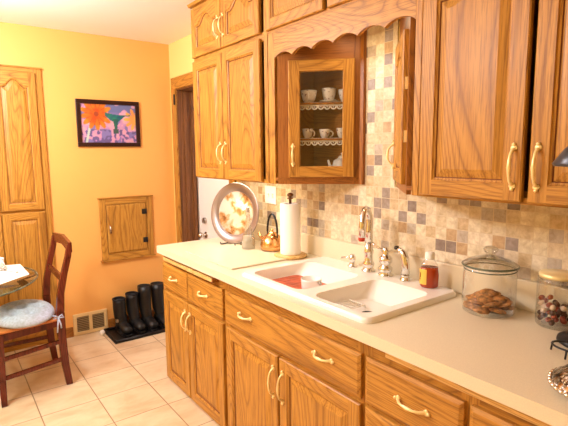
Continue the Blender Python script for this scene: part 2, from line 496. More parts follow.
# right
u4 = thing('upper_cabinet', 'large honey oak wall cabinet with two doors, right of the scalloped valance', 'cabinet', (2.957, 0, ZB))
carcass(u4, 0, 3.80-2.957, -.004, FU, 0, ZS-ZB, [(.04, .80, .02, .745)], bottom_inset=.02)
d = panel_door(u4, 'door', .014, .388, .008, .757, FU, arch=.025); pull(d, .388-.026, .115, YU, L=.128)
d = panel_door(u4, 'door', .408, .782, .008, .757, FU, arch=.025); pull(d, .408+.026, .115, YU, L=.128)
u5 = thing('upper_cabinet', 'short honey oak cabinet above the large right wall cabinet', 'cabinet', (2.957, 0, ZS))
carcass(u5, 0, 3.80-2.957, -.004, FU, 0, ZT-ZS, [(.04, .80, .02, .30)])
panel_door(u5, 'door', .014, .388, .012, .318, FU, arch=.05); panel_door(u5, 'door', .408, .782, .012, .318, FU, arch=.05)
cr = MB()
cr.prism([(FU+.001, ZT), (YU-.004, ZT+.001), (YU-.012, ZC-.001), (FU+.001, ZC-.001)], 1.12, 3.81, axis='x')
tag(cr.build('crown_moulding', M['oak_x']), 'narrow oak crown strip along the cabinet tops at the ceiling', 'moulding')

# scalloped valance: stiles + board
va = thing('valance', 'scalloped honey oak valance board over the sink alcove', 'valance', (1.987, FU, ZB))
m = MB(); X0, X1 = 1.990-1.987, 2.954-1.987
m.box(X0, 2.045-1.987, -.0, .018, 0, ZS-ZB, 0); m.build('stile', M['oak_z'], va, bevel=.002)
m = MB(); m.box(2.925-1.987, X1, 0, .018, 0, ZS-ZB, 0); m.build('stile', M['oak_z'], va, bevel=.002)
m = MB(); xs0, xs1 = 2.045-1.987, 2.925-1.987; n = 6; P_ = (xs1-xs0)/n
poly = [(xs0, ZS-ZB-.001), (xs0, L(1.984))]
for i in range(n):
    for q in range(1, 13):
        t = q/12; poly.append((xs0+P_*(i+t), L(1.982)+.024*math.sin(PI*t)**.75 if q < 12 else L(1.982)))
poly.append((xs1, ZS-ZB-.001))
vs = len(poly)
# build as strips so that the concave edge fills cleanly
bot = poly[1:-1]
for a, b in zip(bot, bot[1:]):
    m.prism([a, b, (b[0], L(ZS)-.001), (a[0], L(ZS)-.001)], 0, .018, axis='y')
m.build('scalloped_board', M['oak_x'], va)

# angled corner cabinets either side of the alcove (45 degrees)
FLEN = .469
def angled(side):
    """side=+1 left one (faces right-front), -1 right one (mirror).  polygon in world xy"""
    sgn = side
    if side > 0:
        A = Vector((2.068, -.312)); B = Vector((2.378, -.002)); inner = 1.989
        lab = 'angled oak display cabinet with glass door showing white teacups, left of the alcove'
        nm = 'display_cabinet'
    else:
        A = Vector((2.903, -.312)); B = Vector((2.592, -.002)); inner = 2.951
        lab = 'narrow angled oak cabinet with solid door, right side of the alcove'
        nm = 'corner_cabinet'
    z0, z1 = ZB, ZS-.004
    t = thing(nm, lab, 'cabinet', (inner, 0, z0))
    def l(p): return (p[0]-inner, p[1])
    s = side
    poly = [l((inner, -.004)), l((inner, -.312)), l(A), l((B.x, -.004))]
    c = MB()
    c.prism(poly, .018, .034); c.prism(poly, z1-z0-.016, z1-z0)
    wall = sorted([0, s*.012]); c.box(wall[0], wall[1], -.312, -.004, .034, z1-z0-.016)
    bx = sorted([s*.012, B.x-inner-s*.03]); c.box(bx[0], bx[1], -.012, -.004, .034, z1-z0-.016)
    c.build('cabinet_body', [M['dark_oak_x']], t)
    # face frame in rotated local frame
    ang = PI/4*s
    org = A if s > 0 else B
    e = bpy.data.objects.new('tmp', None)
    R = Matrix.Translation((org.x-inner, org.y, 0)) @ Matrix.Rotation(ang, 4, 'Z')
    bpy.data.objects.remove(e)
    def place(o): o.matrix_local = R; return o
    H = z1-z0
    fl = (B-A).length-.012
    f = MB()
    o0 = .062 if s > 0 else .045
    f.box(0.0 if s > 0 else .012, o0, 0, .018, 0, H, 0); f.box(fl-.045 if s > 0 else fl-.05, fl, 0, .018, 0, H, 0)
    a0, a1 = o0, fl-(.045 if s > 0 else .05)
    f.box(a0, a1, 0, .018, 0, .035, 1); f.box(a0, a1, 0, .018, .62, H, 1)
    place(f.build('face_frame', [M['dark_oak_z'], M['dark_oak_x']], t))
    if s > 0: MB().box(2.3715-inner, 2.396-inner, -.026, -.0075, 0, z1-z0).build('end_strip', M['dark_oak_z'], t)
    return t, place, inner, org, R, fl
t, place, inner, org, R, fl = angled(1)
gd = place(panel_door(t, 'door', .058, .392, .036, .622, 0, st=.056, open_=True, rail=.053, mats=[M['oak_z'], M['oak_x'], M['gap']]))
g = MB().box(.108, .342, -.008, -.005, .08, .575); g.build('glass_pane', M['glass'], gd)
pull(gd, .058+.024, .045+.105, -DT, L=.10)
disp = t
# shelves with lace
shelf_poly = [(.014, -.015), (.014, -.295), (.075, -.290), (.075+.262, -.018)]
for i, zz in enumerate((1.762, 1.58)):
    s_ = MB(); s_.prism(shelf_poly, zz-ZB-.010, zz-ZB)
    so = s_.build('shelf', M['dark_oak_x'], t)
    la = MB(); P0 = Vector((2.068-inner+.075*.7071-.045*.7071, -.312+.075*.7071+.045*.7071)); P1 = P0+Vector((.7071, .7071))*.300
    dirv = (P1-P0); Ln = dirv.length; dirv.normalize(); nn = 9
    nrm = Vector((dirv.y, -dirv.x))
    P0 = P0+nrm*.008; 
    def q(a, z, off=0): p = P0+dirv*a+nrm*off; return (p.x, p.y, z)
    zt = zz-ZB+.002
    Ln = Ln*.97
    la.rings([[q(0, zt), q(0, zt, .0015), q(0, zt-.020, .0015), q(0, zt-.020)], [q(Ln, zt), q(Ln, zt, .0015), q(Ln, zt-.020, .0015), q(Ln, zt-.020)]], sm=False)
    for k in range(nn):
        cx = Ln*(k+.5)/nn; r = Ln/nn*.42
        la.tube([q(cx+r*math.cos(a*PI/8), zt-.020-r*1.15*math.sin(a*PI/8), .001) for a in range(9)], .0042, 6)
        la.tube([q(cx-.0001, zt-.018, .001), q(cx, zt-.020-r*.55, .001)], .0035, 6)
    lo = la.build('lace_edging', M['white'], so)
t2, place, inner2, org2, R2, fl2 = angled(-1)
gd = place(panel_door(t2, 'door', .045, .385, .036, .622, 0, st=.05, arch=.04))
pull(gd, .045+.03, .045+.105, -DT, L=.11)
for z in (.20, .40): hg = MB(); hg.box(.386, .400, -.010, 0, z, z+.045); hg.build('hinge', M['brass'], gd)

# china
def teacup(name, label, cat, loc, r, h, rot, group, mat='china', saucer=False):
    t = thing(name, label, cat, loc, rot, group)
    m = MB(); z = .006 if saucer else 0
    if saucer:
        sm_ = MB(); sm_.lathe([(r*.5, 0), (r*1.1, .006), (r*1.3, .012), (r*1.28, .014), (r*1.0, .009), (0, .006)], n=24); sm_.build('saucer', M[mat], t)
    m.lathe([(r*.45, z), (r*.55, z+.004), (r*.80, z+h*.35), (r*.93, z+h*.7), (r, z+h), (r*.95, z+h), (r*.86, z+h*.65), (r*.6, z+h*.2), (0, z+.012)], n=24)
    m.build('cup', M[mat], t)
    hh = MB(); hh.tube([(r*.9+.55*r*math.sin(a*PI/8)*1.1, 0, z+h*.5+h*.32*math.cos(a*PI/8)) for a in range(9)], .0035, 8)
    hh.build('handle', M[mat], t)
    return t
dv = Vector((math.cos(PI/4), math.sin(PI/4)))
def on_shelf(s, back): # s along face from A, back into cabinet
    p = Vector((2.068, -.312))+dv*s+Vector((-dv.y, dv.x))*back; return p
p = on_shelf(.155, .075); teacup('teacup', 'white floral teacup at left on the upper shelf of glass cabinet', 'cup', (p.x, p.y, 1.762), .043, .066, -.7, 'teacups on the upper shelf')
p = on_shelf(.258, .108); teacup('teacup', 'white teacup on saucer in middle of the upper glass cabinet shelf', 'cup', (p.x, p.y, 1.764), .039, .070, 1.4, 'teacups on the upper shelf', saucer=True)
p = on_shelf(.350, .078); teacup('teacup', 'white floral teacup at right end of the upper glass cabinet shelf', 'cup', (p.x, p.y, 1.762), .043, .066, 2.6, 'teacups on the upper shelf')
for s, h, lb, rt in ((.148, .045, 'small white floral creamer at left on the lower glass cabinet shelf', .3), (.238, .042, 'small white mug in middle of the lower glass cabinet shelf', .9), (.328, .046, 'small white floral cup at right on the lower glass cabinet shelf', 2.5)):
    p = on_shelf(s, .075); teacup('small_cup', lb, 'cup', (p.x, p.y, 1.580), .029, h*1.15, rt, 'small cups on the lower shelf')
# bowl and teapot at the bottom right inside
p = on_shelf(.33, .07)
tp = thing('teapot', 'white china teapot at bottom right behind cabinet glass', 'teapot', (p.x, p.y, ZB+.034), .9)
m = MB(); m.lathe([(.025, 0), (.048, .02), (.055, .05), (.045, .085), (.02, .1)], n=24); m.build('pot', M['white'], tp)
m = MB(); m.lathe([(.024, .098), (.016, .110), (.004, .114), (.008, .122), (.001, .128)], n=16); m.build('lid', M['white'], tp)
m = MB(); m.tube([(-.045, 0, .04), (-.065, 0, .06), (-.073, 0, .09)], [.012, .008, .005], 8); m.build('spout', M['white'], tp)
m = MB(); m.tube([(.045+.028*math.sin(a*PI/8), 0, .055+.026*math.cos(a*PI/8)) for a in range(9)], .004, 8); m.build('handle', M['black'], tp)

# alcove lamp (under-cabinet fixture behind valance)
lf = thing('alcove_light', 'small white lit light fixture behind the valance over the sink', 'light', (2.50, -.17, ZS-.002))
MB().box(-.16, .16, -.035, .035, -.022, 0).build('housing', M['plastic'], lf, bevel=.004)
MB().box(-.14, .14, -.025, .025, -.034, -.0225).build('lens', M['lamp'], lf, bevel=.004)

# ---------------------------------------------------------------- backsplash, lip, plate
tb = MB(); tb.box(1.16, 3.80, -.007, -.001, 1.031, ZB-.001); tb.box(2.383, 2.587, -.007, -.001, ZB-.001, ZS-.002)
tag(tb.build('tile_backsplash', M['tile']), 'beige and grey stone mosaic tile backsplash above the counter', 'backsplash')
sp = thing('switch_plate', 'white double switch plate on the tiles behind the kettle', 'switch', (1.565, -.0072, 1.235))
MB().box(-.062, .062, -.006, 0, -.058, .058).build('plate', M['plastic'], sp, bevel=.002)
for x in (-.023, .023): MB().box(x-.006, x+.006, -.016, -.006, -.012, .012).build('toggle', M['plastic'], sp)

# ---------------------------------------------------------------- base cabinets
FB = -.590; YBF = -.61; ZK = .874
def base(name, label, x0, x1, opn): 
    t = thing(name, label, 'cabinet', (x0, 0, 0)); carcass(t, 0, x1-x0, -.004, FB, 0, ZK, opn, bottom_inset=.03, top=False); return t
DZ0, DZ1, TZ0, TZ1 = .014, .618, .638, .806
b1 = base('base_cabinet', 'oak base cabinet with two doors and two drawers at left end of counter', 1.162, 1.986, [(.03, .79, .05, .60), (.03, .79, .65, .79)])
for a, b in ((.008, .372), (.382, .802)):
    d = panel_door(b1, 'door', a, b, DZ0, DZ1, FB); 
    pull(d, (b-.028) if a < .1 else (a+.028), .505, YBF, L=.12)
    s = slab(b1, 'drawer', a, b, TZ0, TZ1, FB); pull(s, (a+b)/2, .728, YBF, False, L=.10)
b2 = base('sink_cabinet', 'wide oak sink cabinet with long false drawer front and two doors', 1.987, 2.966, [(.03, .94, .05, .60)])
for a, b in ((.010, .468), (.482, .968)):
    d = panel_door(b2, 'door', a, b, DZ0, DZ1, FB); pull(d, (b-.028) if a < .1 else (a+.028), .490, YBF, L=.14)
s = slab(b2, 'drawer_front', .008, .968, TZ0, TZ1, FB)
for x in (.210, .775): pull(s, x, .728, YBF, False, L=.108)
b3 = base('base_cabinet', 'oak drawer base cabinet right of the sink cabinet', 2.967, 3.362, [(.03, .37, .05, .60), (.03, .37, .65, .79)])
s = slab(b3, 'drawer', .012, .388, TZ0, TZ1, FB); pull(s, .215, .720, YBF, False, L=.12)
s = slab(b3, 'drawer', .012, .388, .330, .620, FB); pull(s, .215, .48, YBF, False, L=.12)
s = slab(b3, 'drawer', .012, .388, .014, .312, FB); pull(s, .215, .17, YBF, False, L=.12)
b4 = base('base_cabinet', 'oak base cabinet at the far right under the counter, only its drawer top showing', 3.363, 3.82, [(.03, .42, .05, .60), (.03, .42, .65, .79)])
s = slab(b4, 'drawer', .012, .445, TZ0, TZ1, FB); pull(s, .23, .720, YBF, False, L=.12)
d = panel_door(b4, 'door', .012, .445, DZ0, DZ1, FB)
# pull-out boards
for x0, x1, out, lb in ((1.24, 1.895, .040, 'pale wooden pull-out cutting board under left end of counter'), (3.062, 3.66, .012, 'pale wooden pull-out board under the counter at right')):
    t = thing('pull_out_board', lb, 'cutting board', (x0, FB-out, .832), group=None)
    MB().box(0, x1-x0, 0, out-.002, 0, .022).build('board', M['woodbase'], t, bevel=.002)
    MB().box(x1-x0, x1-x0+.012, .002, out-.002, 0, .022).build('end_strip', M['dark_oak_x'], t)

# countertop with hole for sink
SX0, SX1, SY0, SY1 = 2.125, 2.975, -.598, -.040
CX0, CX1, CY0 = 1.150, 3.84, -.645
hx0, hx1, hy0, hy1 = SX0+.02, SX1-.02, SY0+.015, SY1-.02
m = MB()
R_ = .035
lp = [(CX0+R_-R_*math.cos(a*PI/12), CY0+R_-R_*math.sin(a*PI/12)) for a in range(7)]
m.prism([(CX0, 0)]+lp+[(hx0, CY0), (hx0, 0)], ZK, .914)
m.box(hx1, CX1, CY0, 0, ZK, .914); m.box(hx0, hx1, CY0, hy0, ZK, .914); m.box(hx0, hx1, hy1, 0, ZK, .914)
ct = thing('countertop', 'long cream laminate countertop with low backsplash lip', 'countertop', (0, 0, 0))
m.build('counter_slab', M['counter'], ct)
MB().box(1.16, CX1, -.022, 0, .914, 1.030).build('backsplash_lip', M['counter'], ct, bevel=.004)

# sink
sk = thing('sink', 'white double bowl drop-in kitchen sink set in the counter', 'sink', (SX0, SY0, .914))
def rrect(x0, x1, y0, y1, r, z, n=5):
    pts = []
    for cx, cy, a0 in ((x1-r, y1-r, 0), (x0+r, y1-r, 90), (x0+r, y0+r, 180), (x1-r, y0+r, 270)):
        for k in range(n+1):
            a = math.radians(a0+90*k/n); pts.append((cx+r*math.cos(a)-SX0, cy+r*math.sin(a)-SY0, z-.914))
    return pts
m = MB()
zr = .934
bowls = [(2.175, 2.560, -.562, -.185), (2.632, 2.928, -.562, -.165)]
# rim: outer skirt
m.rings([rrect(SX0, SX1, SY0, SY1, .04, .9145), rrect(SX0+.001, SX1-.001, SY0+.001, SY1-.001, .04, .926), rrect(SX0+.010, SX1-.010, SY0+.010, SY1-.010, .035, zr)], cap=False)
# deck between outer loop and holes, as bands
ox0, ox1, oy0, oy1 = SX0+.010, SX1-.010, SY0+.010, SY1-.010
import bmesh as _bm
bmm = _bm.new()
def addloop(pts):
    vs = [bmm.verts.new(p) for p in pts]; es = []
    for i in range(len(vs)): es.append(bmm.edges.new((vs[i], vs[(i+1) % len(vs)])))
    return es
edges = addloop(rrect(ox0, ox1, oy0, oy1, .035, zr))
for bx in bowls: edges += addloop(rrect(bx[0], bx[1], bx[2], bx[3], .05, zr))
_bm.ops.triangle_fill(bmm, use_beauty=True, edges=edges)
bmm.verts.ensure_lookup_table()
for f in bmm.faces: m.quad([tuple(v.co) for v in f.verts])
bmm.free()
for k, (x0, x1, y0, y1) in enumerate(bowls):
    zf = (.874, .866)[k]; yb_ = .085
    L_ = [rrect(x0, x1, y0, y1, .05, zr), rrect(x0+.004, x1-.004, y0+.004, y1-.004, .048, zr-.004), rrect(x0+.012, x1-.012, y0+.010, y1-yb_, .045, zf+.014),
          rrect(x0+.016, x1-.016, y0+.014, y1-yb_-.008, .042, zf+.004), rrect(x0+.024, x1-.024, y0+.022, y1-yb_-.018, .036, zf)]
    b0 = len(m.v); m.rings(L_, cap=False)
    m.quad(L_[-1], 0)
    # outside shell of the bowl
    m.rings([rrect(x0+.0, x1-.0, y0+.0, y1-.0, .05, .912), rrect(x0+.01, x1-.01, y0+.008, y1-.008, .045, zf-.008)], cap=False)
    m.quad(rrect(x0+.01, x1-.01, y0+.008, y1-.008, .045, zf-.008))
m.build('basin', M['sink'], sk)
dr = MB(); dr.lathe([(.024, 0), (.025, .003), (.018, .003), (.012, .001), (0, .001)], (2.800-SX0, -.405-SY0, .8665-.914), 20); dr.build('drain', M['black'], sk)
rm = MB(); pts = rrect(2.200, 2.535, -.535, -.292, .03, 0)
mat_o = thing('sink_mat', 'terracotta red rubber mat lying in the left sink bowl', 'mat', (SX0, SY0, .914))
rm.rings([[(p[0], p[1], .8745-.914) for p in pts], [(p[0], p[1], .8835-.914) for p in pts]], sm=False)
for i in range(9):
    x = 2.225+i*.032-SX0; rm.box(x, x+.012, -.52-SY0, -.31-SY0, .8835-.914, .8855-.914)
rm.build('mat_body', M['red_mat'], mat_o)
# cup in left bowl
cp = thing('strainer_cup', 'small white cylindrical cup standing in the left sink bowl', 'cup', (2.465, -.420, .8858))
m = MB(); m.lathe([(.040, 0), (.044, .004), (.047, .05), (.048, .056), (.045, .056), (.041, .01), (0, .008)], n=28); m.build('cup_body', M['white'], cp)
m = MB(); m.ball((.062, 0, .045), .008); m.tube([(.046, 0, .045), (.06, 0, .045)], .003, 6); m.build('knob', M['steel'], cp)
# rack in right bowl
rk = thing('cutlery_rack', 'small white slatted rack lying in the right sink bowl', 'rack', (2.662, -.46, .8668))
m = MB()
for i in range(6): m.tube([(.004+i*.017, 0, .004), (.004+i*.017, .004, .016), (.004+i*.017, .086, .016), (.004+i*.017, .09, .004)], .0028, 6)
for y in (.004, .086): m.tube([(0, y, .016), (.094, y, .016)], .003, 6)
m.build('rack_wires', M['plastic'], rk)
sq = tag(MB().prism([(0, 0), (.045, .0), (.040, .04)], 0, .012).build('sponge', M['steel'], bevel=.004, loc=(2.838, -.350, .8668)), 'small grey scrubbing sponge in the right sink bowl', 'sponge')

# faucet pieces (z of deck .934)
ZD = .9345
fa = thing('faucet', 'tall chrome gooseneck kitchen faucet behind the sink bowls', 'faucet', (2.515, -.100, ZD))
m = MB(); m.lathe([(.033, 0), (.033, .006), (.025, .012), (.021, .022), (.028, .030), (.029, .040), (.020, .052), (.019, .085), (.024, .092), (.024, .102), (.019, .110), (.018, .15)], n=24); m.build('faucet_body', M['chrome'], fa)
path = []; dx, dy = .055, -.110
dn = math.hypot(dx, dy)
pth = [(0, .14), (0, .20), (.0, .25), (.006, .278), (.025, .302), (.052, .311), (.082, .303), (.103, .278), (.112, .245), (.116, .185)]
for a, z in pth: path.append((dx/dn*a, dy/dn*a, z))
m = MB(); m.tube(path, [.019, .018, .017, .016, .015, .0145, .0145, .0145, .0145, .016], 14); m.build('spout', M['chrome'], fa)
e = path[-1]; m = MB(); m.lathe([(.0155, 0), (.016, -.012), (.012, -.018)], e, 14); m.build('spout_tip', M['redtip'], fa)
fh = thing('mixing_valve', 'chrome single lever mixing valve between gooseneck faucet and side sprayer', 'valve', (2.622, -.100, ZD))
m = MB(); m.lathe([(.033, 0), (.033, .006), (.024, .012), (.030, .025), (.031, .035), (.021, .045), (.020, .052), (.029, .062), (.030, .078), (.021, .088), (.014, .094), (.016, .104), (.013, .120), (.006, .127)], n=24); m.build('valve_body', M['chrome'], fh)
m = MB(); m.tube([(-.01, 0, .108), (-.04, -.006, .118), (-.055, -.010, .129), (-.068, -.012, .133)], [.006, .005, .0055, .0075], 10); m.build('lever', M['chrome'], fh); fh.scale = (1.06, 1.06, 1.07)
sy = thing('side_sprayer', 'chrome pull-out side sprayer with black nozzle, left of the honey bottle', 'sprayer', (2.735, -.098, ZD))
m = MB(); m.lathe([(.024, 0), (.024, .005), (.019, .010), (.018, .022), (.020, .026)], n=22); m.build('base_ring', M['chrome'], sy)
m = MB(); m.tube([(0, 0, .025), (0, 0, .07), (-.003, 0, .10), (-.014, 0, .122), (-.034, 0, .134), (-.050, 0, .138)], [.020, .018, .0185, .017, .012, .009], 14); m.build('wand', M['chrome'], sy)
m = MB(); m.tube([(-.044, 0, .141), (-.058, 0, .140)], .010, 12); m.build('nozzle', M['black'], sy)
sd = thing('soap_dispenser', 'short chrome soap pump at left of the faucet', 'soap dispenser', (2.405, -.100, ZD))
m = MB(); m.lathe([(.024, 0), (.024, .005), (.015, .010), (.014, .030), (.018, .036), (.018, .052), (.012, .058), (.010, .064)], n=22); m.build('pump_body', M['chrome'], sd)
m = MB(); m.tube([(0, 0, .046), (-.03, -.008, .044), (-.062, -.016, .038)], [.007, .006, .005], 10); m.build('nozzle', M['chrome'], sd)

# honey bottle
hb = thing('honey_bottle', 'squat clear bottle of amber honey with white cap and yellow label', 'bottle', (2.862, -.098, ZD))
hb.scale = (1.06, 1.06, 1.08); hb.rotation_euler = (0, 0, math.radians(40))
def ell(prof, asp, n=28): return [[(r*math.cos(2*PI*j/n), r*asp*math.sin(2*PI*j/n), z) for j in range(n)] for r, z in prof]
m = MB(); m.rings(ell([(.030, 0), (.036, .006), (.037, .05), (.034, .072), (.0335, .082)], .72)); m.build('honey', M['honey'], hb)
m = MB(); m.rings(ell([(.034, .082), (.032, .092), (.024, .104), (.016, .112), (.015, .118)], .72)); m.build('bottle_shoulder', M['glass'], hb)
m = MB(); m.lathe([(.019, .112), (.019, .118), (.018, .138), (.015, .141), (.0, .141)], n=22); m.build('cap', M['plastic'], hb)
m = MB()
rr = []
for z in (.014, .075):
    rr.append([(.0378*math.cos(a), .0378*.74*math.sin(a), z) for a in [math.radians(-205+k*8) for k in range(13)]])
b = len(m.v)
for k in range(12): m.quad([rr[0][k], rr[0][k+1], rr[1][k+1], rr[1][k]], 0, True)
m.build('label', M['label'], hb)
m = MB()
a = math.radians(-155); cx, cy = .0392*math.cos(a), .0392*.74*math.sin(a)
m.tube([(cx-.001, cy-.003, .060), (cx, cy+.004, .062), (cx, cy-.004, .046), (cx, cy+.005, .038), (cx-.001, cy-.004, .034)], .0016, 6)
m.build('label_emblem', M['redcandy'], hb)

# cutting board mat at left
cb = MB(); cb.box(0, .56, 0, .36, 0, .008)
o = tag(cb.build('cutting_mat', M['counter'], bevel=.003, loc=(1.455, -.575, .9145)), 'thin cream cutting board lying on the counter left of the sink', 'cutting board')

# paper towel holder
pt = thing('paper_towel_holder', 'upright paper towel roll holder with round wooden base', 'paper towel holder', (1.958, -.150, .9145))
m = MB(); m.lathe([(.085, 0), (.094, .004), (.095, .012), (.085, .018), (0, .018)], n=36); m.build('base', M['woodbase'], pt)
m = MB(); m.lathe([(.008, .018), (.008, .332), (.018, .335), (.020, .339), (.008, .343)], n=16)
m.ball((0, 0, .356), .016, sc=(1.15, 1.15, .8)); m.build('finial_post', M['jamb'], pt)
tr = MB(); tr.lathe([(.020, 0), (.058, 0), (.0585, .003), (.0585, .285), (.058, .288), (.020, .288), (.020, 0)], n=40, cap=False)
o = tag(tr.build('paper_towel_roll', M['paper'], loc=(1.958, -.150, .934)), 'full white paper towel roll on the wooden holder', 'paper towels')

# kettle
kt = thing('kettle', 'small polished copper kettle with black arched handle behind the paper towels', 'kettle', (1.735, -.120, .9145))
m = MB(); m.lathe([(.055, 0), (.070, .004), (.076, .03), (.070, .06), (.050, .088), (.030, .098), (.030, .102)], n=32); m.build('kettle_body', M['copper'], kt)
m = MB(); m.lathe([(.030, .100), (.022, .110), (.005, .114), (.004, .118)], n=24); m.ball((0, 0, .124), .009); m.build('lid', M['copper'], kt)
m = MB(); m.tube([(-.055, -.02, .05), (-.085, -.03, .075), (-.098, -.035, .10)], [.014, .010, .008], 10); m.build('spout', M['copper'], kt)
m = MB(); m.tube([(.052*math.cos(a*PI/12), 0, .10+.010+.112*math.sin(a*PI/12)) for a in range(13)], .0065, 10)
m.tube([(.052, 0, .078), (.052, 0, .115)], .004, 8); m.tube([(-.052, 0, .078), (-.052, 0, .115)], .004, 8); m.build('handle', M['black'], kt)

# cruet bottle
cu = thing('oil_bottle', 'slender clear glass oil bottle in front of the round platter', 'bottle', (1.640, -.235, .9145))
m = MB(); m.lathe([(.032, 0), (.040, .004), (.043, .05), (.034, .10), (.018, .15), (.014, .19), (.014, .245), (.017, .248)], n=28, cap=False); m.build('glass_body', M['lidglass'], cu)
m = MB(); m.lathe([(.030, .004), (.038, .008), (.040, .05), (.033, .09), (0, .091)], n=24); m.build('liquid', simple('pale_oil', (236, 228, 214), .1, trans=.3), cu)
m = MB(); m.lathe([(.009, .235), (.010, .262), (.006, .268), (0, .268)], n=14); m.build('stopper', M['steel'], cu)

# platter on easel
pl = thing('platter', 'large round silver charger platter standing upright against the wall', 'platter', (1.430, -.200, 1.118), (math.radians(90-9), 0, math.radians(20)))
m = MB(); m.lathe([(.142, -.004), (.148, .0), (.158, .010), (.192, .014), (.198, .014), (.200, .010), (.190, .006), (.15, -.008), (0, -.008)], n=56, cap=False); m.build('rim', M['charger'], pl)
m = MB(); m.lathe([(.144, -.006), (.143, -.003), (0, -.003)], n=56); m.build('painted_centre', M['platter'], pl)
es = thing('plate_easel', 'small black wire easel holding up the round platter', 'easel', (1.44, -.235, .9145), math.radians(20))
m = MB()
for x in (-.06, .06):
    m.tube([(x, -.045, .018), (x, -.042, .006), (x, -.02, .003), (x, .06, .003), (x*.6, .085, .10), (x*.3, .075, .19)], .0035, 8)
m.tube([(-.06, .06, .004), (.06, .06, .004)], .003, 8); m.build('wire_frame', M['black'], es)

# cookie jar
def jar(name, label, loc, R, H, lidn):
    t = thing(name, label, 'jar', loc)
    m = MB(); m.lathe([(0, 0), (R*.9, 0), (R*.97, .004), (R, .02), (R, H*.86), (R*.97, H*.93), (R*.98, H), (R*.955, H)], n=48, cap=False)
    m.build('glass_body', M['glass'], t); return t
JX, JY = 3.148, -.130
cj = jar('cookie_jar', 'big clear glass jar of cookies with a knobbed glass lid', (JX, JY, .9145), .093, .170, 1)
m = MB(); m.lathe([(.085, .171), (.097, .172), (.099, .178), (.094, .183), (.072, .196), (.035, .208), (.018, .212), (.015, .220), (.024, .228), (.026, .236), (.018, .245), (0, .248)], n=48, cap=False)
m.build('lid', M['lidglass'], cj)
m = MB(); m.tube([(.0965*math.cos(a*PI/20), .0965*math.sin(a*PI/20), .177) for a in range(40)], .0035, 8, closed=True); 
m.tube([(.0905*math.cos(a*PI/20), .0905*math.sin(a*PI/20), .162) for a in range(40)], .0022, 8, closed=True); m.build('rim_ring', M['edge'], cj)
def rough_disc(r, h, seed):
    rnd = random.Random(seed); m = MB(); n = 18; rr = []
    off = [rnd.uniform(.9, 1.08) for _ in range(n)]
    for q, z in ((.75, -h), (1, -h*.4), (.97, h*.2), (.6, h*.8), (.15, h)):
        rr.append([(r*q*off[j]*math.cos(2*PI*j/n), r*q*off[j]*math.sin(2*PI*j/n), z+rnd.uniform(-.0012, .0012)) for j in range(n)])
    m.rings(rr); return m
cprot = [rough_disc(.032, .008, s) for s in range(3)]
cm = []
k = 0
lay = [(6, .055, .020, .10), (6, .052, .040, -.22), (4, .034, .058, .2), (1, .0, .072, .1)]
first = None
for n, rad, z, tilt in lay:
    for i in range(n):
        a = 2*PI*i/n+z*30
        if first is None:
            first = cprot[0].build('cookie', M['cookie']); o = first
        else: o = first.copy(); COL.objects.link(o)
        tag(o, 'brown lumpy cookie heaped in the big glass jar', 'cookie', 'cookies in the glass jar')
        o.location = (JX+rad*math.cos(a), JY+rad*math.sin(a), .9145+z)
        o.rotation_euler = (random.uniform(-.3, .3), tilt+random.uniform(-.2, .2), a)
# small jar
KX, KY = 3.366, -.086
sj = jar('candy_jar', 'smaller clear glass jar of mixed sweets with a flat metal lid at the right edge', (KX, KY, .9145), .062, .166, 0)
m = MB(); m.lathe([(.056, .168), (.058, .168), (.059, .178), (.054, .184), (.0, .186)], n=36); m.build('lid', M['brass'], sj)
m = MB(); m.tube([(.056*math.cos(a*PI/16), .056*math.sin(a*PI/16), .163) for a in range(32)], .003, 8, closed=True); m.build('seal_ring', M['glass'], sj)
sw = {}
for kname, mt in (('chocolate_sweet', 'choc'), ('pale_sweet', 'nutty'), ('red_sweet', 'redcandy')):
    mm_ = MB(); mm_.ball((0, 0, 0), .0115, n=10, sc=(1, .8, .75)); sw[kname] = (mm_, mt, [])
lbl = {'chocolate_sweet': 'dark brown sweet in the smaller glass jar', 'pale_sweet': 'pale cream sweet in the smaller glass jar', 'red_sweet': 'red brown sweet in the smaller glass jar'}
for i in range(38):
    kname = random.choice(list(sw)) if i > 16 else random.choice(['red_sweet', 'chocolate_sweet'])
    if not sw[kname][2]: o = sw[kname][0].build(kname, M[sw[kname][1]])
    else: o = sw[kname][2][0].copy(); COL.objects.link(o)
    sw[kname][2].append(o)
    lvl = i//9; a = (i % 9)*2*PI/9+lvl*.7; r = .045 if i % 3 else .026
    if i % 9 == 8: r = .004
    tag(o, lbl[kname], 'sweet', kname.replace('_', ' ')+'s in the smaller jar')
    o.location = (KX+r*math.cos(a), KY+r*math.sin(a), .9145+.020+lvl*.0175); o.rotation_euler = (random.random(), random.random(), a)
# appliance at right edge: lamp-like black/silver
ap = thing('counter_lamp', 'black and grey lamp standing at the right edge beside the sweets jar', 'lamp', (3.560, -.440, .9145))
m = MB(); m.lathe([(.072, 0), (.080, .006), (.078, .016), (.045, .028), (.02, .035), (0, .036)], (-.060, .252, 0), n=36); m.build('base', M['black'], ap)
m = MB(); m.tube([(-.050, .240, .03), (-.038, .15, .24), (-.012, .03, .50), (0, 0, .57)], .016, 16); m.build('pole', M['steel'], ap)
m = MB(); m.lathe([(.074, .555), (.077, .562), (.050, .60), (.02, .625), (.0, .627)], n=40); m.build('shade', simple('dark_grey_shade', (70, 72, 78), .3, .4), ap)
ws = thing('wire_trivet', 'black wire stand in front of the sweets jar', 'stand', (3.50, -.215, .9145))
ws.location = (3.508, -.312, .9145)
m = MB(); m.tube([(.035*math.cos(a*PI/10)*1.5, .035*math.sin(a*PI/10), .028) for a in range(20)], .0032, 8, closed=True)
for a in (0, PI/2, PI, 3*PI/2): m.tube([(.0525*math.cos(a), .035*math.sin(a), .028), (.056*math.cos(a), .040*math.sin(a), .003)], .003, 8)
m.build('wire_frame', M['black'], ws)
